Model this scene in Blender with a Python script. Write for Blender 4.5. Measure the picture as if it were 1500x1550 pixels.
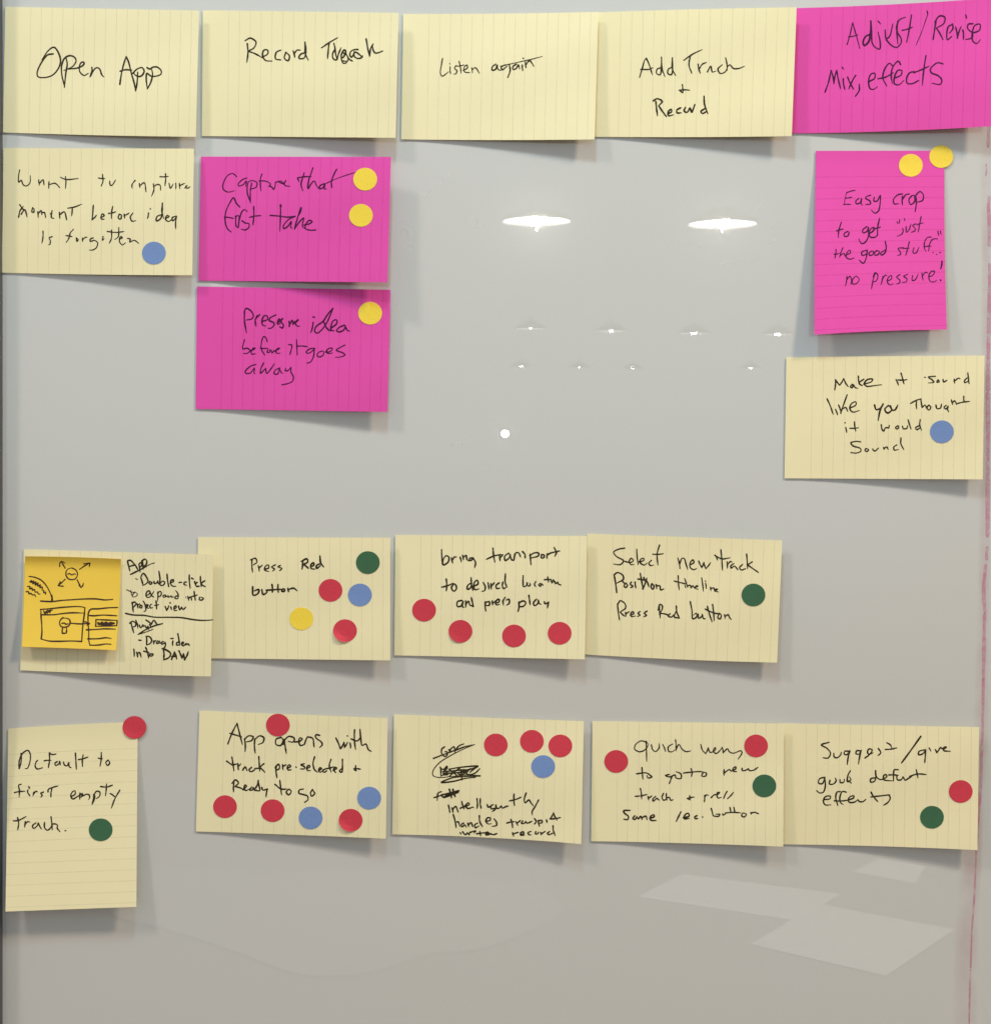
import bpy, math, random
from mathutils import Vector
for o in list(bpy.data.objects): bpy.data.objects.remove(o)
R = math.radians
scene = bpy.context.scene
COL = scene.collection

# ------------------------------------------------------------------ camera
S = 0.00052          # metres on the board for one pixel of the 1500 px wide photograph
D = 1.2              # camera distance from the board
CX, CY = 750.0, 668.0  # where the optical axis meets the board (photo pixels)
ZC = 1.55            # camera height
cam = bpy.data.cameras.new('camera'); cam_o = bpy.data.objects.new('camera', cam); COL.objects.link(cam_o)
cam_o.location = (0, -D, ZC); cam_o.rotation_euler = (R(90), 0, 0)
cam.sensor_fit = 'VERTICAL'; cam.sensor_height = 24.0; cam.lens = 24.0*D/(1550*S)
cam.shift_y = -(775-CY)/1550.0
cam.clip_start = 0.005; cam.clip_end = 200
scene.camera = cam_o

# ------------------------------------------------------------------ light and exposure
world = bpy.data.worlds.new('World'); scene.world = world; world.use_nodes = True
wt = world.node_tree; bg = wt.nodes['Background']
tc = wt.nodes.new('ShaderNodeTexCoord'); sx = wt.nodes.new('ShaderNodeSeparateXYZ'); wt.links.new(tc.outputs['Generated'], sx.inputs[0])
wr = wt.nodes.new('ShaderNodeValToRGB'); wm = wt.nodes.new('ShaderNodeMath'); wm.operation = 'MULTIPLY_ADD'
wt.links.new(sx.outputs[2], wm.inputs[0]); wm.inputs[1].default_value = 0.5; wm.inputs[2].default_value = 0.5   # up/down of the room: floor to ceiling
wt.links.new(wm.outputs[0], wr.inputs[0]); wt.links.new(wr.outputs[0], bg.inputs[0])
wr.color_ramp.interpolation = 'EASE'
wr.color_ramp.elements[0].position = 0.38; wr.color_ramp.elements[0].color = (.24, .14, .06, 1)     # brown floor and furniture
wr.color_ramp.elements[1].position = 0.53; wr.color_ramp.elements[1].color = (.50, .535, .555, 1)       # pale walls and ceiling
bg.inputs[1].default_value = 1.0
scene.view_settings.view_transform = 'Standard'; scene.view_settings.look = 'None'
scene.view_settings.exposure = 0.0; scene.view_settings.gamma = 1.0

def area(name, loc, target, size, watts, col):
    l = bpy.data.lights.new(name, 'AREA'); l.shape = 'DISK'; l.size = size; l.energy = watts; l.color = col
    o = bpy.data.objects.new(name, l); COL.objects.link(o); o.location = loc
    d = Vector(target)-Vector(loc); o.rotation_euler = d.to_track_quat('-Z', 'Y').to_euler()
    return o
area('ceiling_light_left', (-2.2, -1.50, ZC+2.85), (0, 0, ZC), 0.42, 54, (1.0, 0.84, 0.74))
area('ceiling_light_middle', (-0.06, -0.65, ZC+1.35), (0, 0, ZC), 0.14, 8.3, (0.55, 0.90, 1.0))
area('ceiling_light_right', (2.3, -1.45, ZC+2.75), (0, 0, ZC), 0.42, 124, (1.0, 0.76, 0.54))

# ------------------------------------------------------------------ helpers
def link(o): COL.objects.link(o); return o
def tag(o, label=None, cat=None, group=None, kind=None):
    if label: o['label'] = label
    if cat: o['category'] = cat
    if group: o['group'] = group
    if kind: o['kind'] = kind
    return o
def mesh_obj(name, vs, fs, mat, parent=None, origin=(0, 0, 0), smooth=False, uvs=None):
    m = bpy.data.meshes.new(name); ox, oy, oz = origin
    m.from_pydata([(a-ox, b-oy, c-oz) for a, b, c in vs], [], fs); m.update()
    if uvs is not None:
        l = m.uv_layers.new(name='UVMap')
        for lp in m.loops: l.data[lp.index].uv = uvs[lp.vertex_index]
    if smooth:
        for p in m.polygons: p.use_smooth = True
    m.materials.append(mat)
    o = link(bpy.data.objects.new(name, m))
    if parent: o.parent = parent
    else: o.location = origin
    return o
def empty(name, loc):
    o = link(bpy.data.objects.new(name, None)); o.location = loc; o.empty_display_size = 0.02; return o
def wpt(px, py, lift):
    f = (D-lift)/D
    return ((px-CX)*S*f, -lift, ZC+(CY-py)*S*f)
def box(x0, x1, y0, y1, z0, z1, bev=0.0):
    return ([(x0,y0,z0),(x1,y0,z0),(x1,y1,z0),(x0,y1,z0),(x0,y0,z1),(x1,y0,z1),(x1,y1,z1),(x0,y1,z1)],
            [(0,3,2,1),(4,5,6,7),(0,1,5,4),(1,2,6,5),(2,3,7,6),(3,0,4,7)])

# ------------------------------------------------------------------ materials
def new_mat(name):
    m = bpy.data.materials.new(name); m.use_nodes = True
    return m, m.node_tree, m.node_tree.nodes['Principled BSDF']
def nd(t, kind, **kw):
    n = t.nodes.new(kind)
    for k, v in kw.items(): setattr(n, k, v)
    return n
def math_n(t, op, a, b=None, clamp=False):
    n = nd(t, 'ShaderNodeMath', operation=op, use_clamp=clamp)
    for i, v in enumerate((a, b)):
        if v is None: continue
        if isinstance(v, (int, float)): n.inputs[i].default_value = v
        else: t.links.new(v, n.inputs[i])
    return n.outputs[0]
def mix_c(t, fac, a, b, mode='MIX'):
    n = nd(t, 'ShaderNodeMix', data_type='RGBA', blend_type=mode)
    for s, v in ((n.inputs[0], fac), (n.inputs[6], a), (n.inputs[7], b)):
        if isinstance(v, (int, float)): s.default_value = v
        elif isinstance(v, tuple): s.default_value = (*v, 1)
        else: t.links.new(v, s)
    return n.outputs[2]
def noise(t, scale, detail=3, rough=0.5, vec=None):
    n = nd(t, 'ShaderNodeTexNoise'); n.inputs['Scale'].default_value = scale
    n.inputs['Detail'].default_value = detail; n.inputs['Roughness'].default_value = rough
    if vec is None:
        g = nd(t, 'ShaderNodeNewGeometry'); vec = g.outputs['Position']
    t.links.new(vec, n.inputs['Vector'])
    return n.outputs[0]
def ramp(t, fac, p0, p1):
    n = nd(t, 'ShaderNodeMapRange'); n.inputs[1].default_value = p0; n.inputs[2].default_value = p1
    t.links.new(fac, n.inputs[0]); return n.outputs[0]

def paper_mat(name, base, line, dark, line_w=0.9, strength=0.5, rough=0.8, lines=True):
    m, t, b = new_mat(name)
    n1 = ramp(t, noise(t, 900, 2), .3, .7); n2 = ramp(t, noise(t, 45, 4), .3, .7)
    oi_ = nd(t, 'ShaderNodeObjectInfo')   # each sheet its own slight tint
    c0 = mix_c(t, math_n(t, 'MULTIPLY', oi_.outputs['Random'], .35), base, dark)
    c = mix_c(t, math_n(t, 'MULTIPLY', n1, .30), c0, dark)
    c = mix_c(t, math_n(t, 'MULTIPLY', n2, .22), c, dark)
    if lines:
        uv = nd(t, 'ShaderNodeUVMap'); sp = nd(t, 'ShaderNodeSeparateXYZ'); t.links.new(uv.outputs[0], sp.inputs[0])
        x = math_n(t, 'DIVIDE', math_n(t, 'SUBTRACT', sp.outputs[0], 0.0390), 0.0162)
        fr = math_n(t, 'FRACT', math_n(t, 'ADD', x, 0.5))
        dist = math_n(t, 'ABSOLUTE', math_n(t, 'SUBTRACT', fr, 0.5))          # 0 on a line
        mk = math_n(t, 'SUBTRACT', 1.0, math_n(t, 'DIVIDE', dist, line_w/16.2), clamp=True)
        mk = math_n(t, 'MULTIPLY', mk, math_n(t, 'GREATER_THAN', x, -0.5))
        fade = ramp(t, noise(t, 160, 3), .30, .62)
        mk = math_n(t, 'MULTIPLY', mk, math_n(t, 'ADD', math_n(t, 'MULTIPLY', fade, .55), .45))
        c = mix_c(t, math_n(t, 'MULTIPLY', mk, strength), c, line)
    t.links.new(c, b.inputs['Base Color']); b.inputs['Roughness'].default_value = rough
    b.inputs['Specular IOR Level'].default_value = 0.25
    bp = nd(t, 'ShaderNodeBump'); bp.inputs['Strength'].default_value = 0.10; bp.inputs['Distance'].default_value = 0.0002
    t.links.new(noise(t, 1500, 3), bp.inputs['Height']); t.links.new(bp.outputs[0], b.inputs['Normal'])
    return m
M_YEL = paper_mat('yellow_lined_paper', (.83, .79, .525), (.36, .34, .26), (.77, .715, .45), strength=.36)
M_PNK = paper_mat('pink_lined_paper', (.75, .086, .445), (.46, .025, .22), (.69, .070, .395), strength=.55)
M_STK = paper_mat('amber_sticky_paper', (.86, .62, .085), (0, 0, 0), (.80, .55, .07), lines=False)
def flat_mat(name, col, rough=0.5, var=.08, spec=.4, coat=0):
    m, t, b = new_mat(name)
    n1 = ramp(t, noise(t, 1400, 2), .35, .65)
    c = mix_c(t, math_n(t, 'MULTIPLY', n1, 1.0), tuple(v*(1-var) for v in col), tuple(min(1, v*(1+var)) for v in col))
    t.links.new(c, b.inputs['Base Color']); b.inputs['Roughness'].default_value = rough
    b.inputs['Specular IOR Level'].default_value = spec
    return m
M_DOT = {'red': flat_mat('red_sticker_paper', (.58, .040, .070), .55, .10),
         'blue': flat_mat('blue_sticker_paper', (.16, .27, .56), .55, .08),
         'green': flat_mat('green_sticker_paper', (.035, .125, .060), .55, .12),
         'yellow': flat_mat('yellow_sticker_paper', (.86, .66, .060), .55, .06)}
M_INK = flat_mat('black_marker_ink', (.032, .024, .010), .6, .3, .2)
M_INKP = flat_mat('black_marker_ink_on_pink', (.062, .004, .050), .6, .3, .2)
M_INKS = flat_mat('brown_marker_ink_on_amber', (.040, .016, .008), .45, .3)
M_FRAME = flat_mat('dark_grey_metal', (.06, .06, .068), .4, .1)
M_DARK = flat_mat('black_plastic', (.02, .02, .02), .4)
M_TABLE = flat_mat('dull_brown_laminate', (.17, .145, .12), .6, .1)
M_WPAPER = flat_mat('white_paper', (.50, .50, .50), .7, .02)
M_METAL = flat_mat('brushed_metal', (.35, .35, .34), .35, .1)

# whiteboard: grey white enamel under a glossy clear skin
M_BOARD, t, b = new_mat('glossy_whiteboard_enamel')
big = ramp(t, noise(t, 3.2, 3), .35, .65); fine = ramp(t, noise(t, 1100, 2), .3, .7); mid = ramp(t, noise(t, 60, 5, .6), .3, .7)
c = mix_c(t, big, (.578, .610, .618), (.590, .608, .602))
c = mix_c(t, math_n(t, 'MULTIPLY', fine, .8), c, (.545, .572, .572))
c = mix_c(t, math_n(t, 'MULTIPLY', mid, .22), c, (.552, .580, .580))
t.links.new(c, b.inputs['Base Color']); b.inputs['Roughness'].default_value = .115; b.inputs['Specular IOR Level'].default_value = .12
b.inputs['Coat Weight'].default_value = 1.0; b.inputs['Coat IOR'].default_value = 2.05; b.inputs['Coat Roughness'].default_value = .009

def emis(name, col, strength):
    m = bpy.data.materials.new(name); m.use_nodes = True; tt = m.node_tree; tt.nodes.clear()
    e = tt.nodes.new('ShaderNodeEmission'); o = tt.nodes.new('ShaderNodeOutputMaterial')
    e.inputs[0].default_value = (*col, 1); e.inputs[1].default_value = strength; tt.links.new(e.outputs[0], o.inputs[0]); return m

# ------------------------------------------------------------------ whiteboard
BX0, BX1 = (4.5-CX)*S, (1500-CX)*S+0.25
BZ0, BZ1 = ZC+(CY-1550)*S-0.22, ZC+(CY)*S+0.22
board = empty('whiteboard', (0, 0, BZ0))
tag(board, 'glossy grey white board carrying all the notes, dark metal edge at its left', 'whiteboard')
O = (0, 0, BZ0)
v, f = box(BX0-0.03, BX1, 0.0, 0.012, BZ0, BZ1); mesh_obj('writing_surface', v, f, M_BOARD, board, O)
# left frame: metal strip standing proud of the surface, bevelled front edge
FT = 0.0120
prof = [(BX0, 0.0), (BX0, -FT+.0015), (BX0-.0015, -FT), (BX0-.030, -FT), (BX0-.032, -FT+.002), (BX0-.032, 0.012), (BX0-.030, 0.0145), (BX0, .0145)]
prof = [(BX0+.0002, -.0003)] + prof[1:-1]
vs = [(x, y, z) for z in (BZ0-.01, BZ1+.01) for x, y in prof]; n = len(prof)
fs = [(i, (i+1) % n, n+(i+1) % n, n+i) for i in range(n)] + [tuple(range(n))[::-1], tuple(range(n, 2*n))]
mesh_obj('edge_frame', vs, fs, M_FRAME, board, O)

# ------------------------------------------------------------------ ribbons (strokes of ink)
def smooth_pts(p, step):
    if len(p) == 2:
        (x0, y0), (x1, y1) = p; n = max(2, int(math.hypot(x1-x0, y1-y0)/step/2))
        bow = .04*math.hypot(x1-x0, y1-y0)*(1 if (x0+y1) % 2 > 1 else -1)
        nx, ny = -(y1-y0), x1-x0; L = math.hypot(nx, ny) or 1
        return [(x0+(x1-x0)*i/n + nx/L*bow*math.sin(math.pi*i/n), y0+(y1-y0)*i/n + ny/L*bow*math.sin(math.pi*i/n)) for i in range(n+1)]
    q = [(2*p[0][0]-p[1][0], 2*p[0][1]-p[1][1])] + p + [(2*p[-1][0]-p[-2][0], 2*p[-1][1]-p[-2][1])]
    out = []
    for i in range(1, len(q)-2):
        a, b_, c_, d = q[i-1], q[i], q[i+1], q[i+2]
        n = max(2, int(math.hypot(c_[0]-b_[0], c_[1]-b_[1])/step))
        # centripetal tangents keep loops round without overshoot
        def dt(u, v): return max(1e-4, math.hypot(u[0]-v[0], u[1]-v[1])**.5)
        t1, t2, t3 = dt(a, b_), dt(b_, c_), dt(c_, d)
        for k in range(n):
            s = k/n; r = []
            for j in (0, 1):
                m1 = t2*((b_[j]-a[j])/t1 - (c_[j]-a[j])/(t1+t2) + (c_[j]-b_[j])/t2)
                m2 = t2*((c_[j]-b_[j])/t2 - (d[j]-b_[j])/(t2+t3) + (d[j]-c_[j])/t3)
                s2, s3 = s*s, s*s*s
                r.append((2*s3-3*s2+1)*b_[j] + (s3-2*s2+s)*m1 + (-2*s3+3*s2)*c_[j] + (s3-s2)*m2)
            out.append(tuple(r))
    out.append(p[-1]); return out
def ribbon(pts, w, rng, put, vs, fs, taper=True):
    """flat stroke with round ends; put(px, py) gives the 3-D point"""
    n = len(pts); base = len(vs); ph = rng.random()*6; cut = rng.uniform(.55, .8)
    prev = None; rows = []
    for i, (x, y) in enumerate(pts):
        x0, y0 = pts[max(0, i-1)]; x1, y1 = pts[min(n-1, i+1)]
        dx, dy = x1-x0, y1-y0; L = math.hypot(dx, dy)
        if L < 1e-6: dx, dy, L = prev or (1, 0, 1)
        dx, dy = dx/L, dy/L; prev = (dx, dy, 1)
        u = i/max(1, n-1)
        h = w*.61*(1+.13*math.sin(ph+u*9)+rng.uniform(-.05, .05))
        if taper: h *= (1-(1-cut)*max(0, (u-.72)/.28)**1.5)
        rows.append((x, y, dx, dy, h))
    x, y, dx, dy, h = rows[0]; first = [(x-dx*h*c_-dy*h*s_, y-dy*h*c_+dx*h*s_) for c_, s_ in ((.9, .45), (.9, -.45))]
    ring = [first]
    for x, y, dx, dy, h in rows: ring.append([(x-dy*h, y+dx*h), (x+dy*h, y-dx*h)])
    x, y, dx, dy, h = rows[-1]; ring.append([(x+dx*h*c_-dy*h*s_, y+dy*h*c_+dx*h*s_) for c_, s_ in ((.9, .45), (.9, -.45))])
    for a, b_ in ring: vs.append(put(*a)); vs.append(put(*b_))
    for i in range(len(ring)-1):
        k = base+2*i; fs.append((k, k+2, k+3, k+1))

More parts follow.
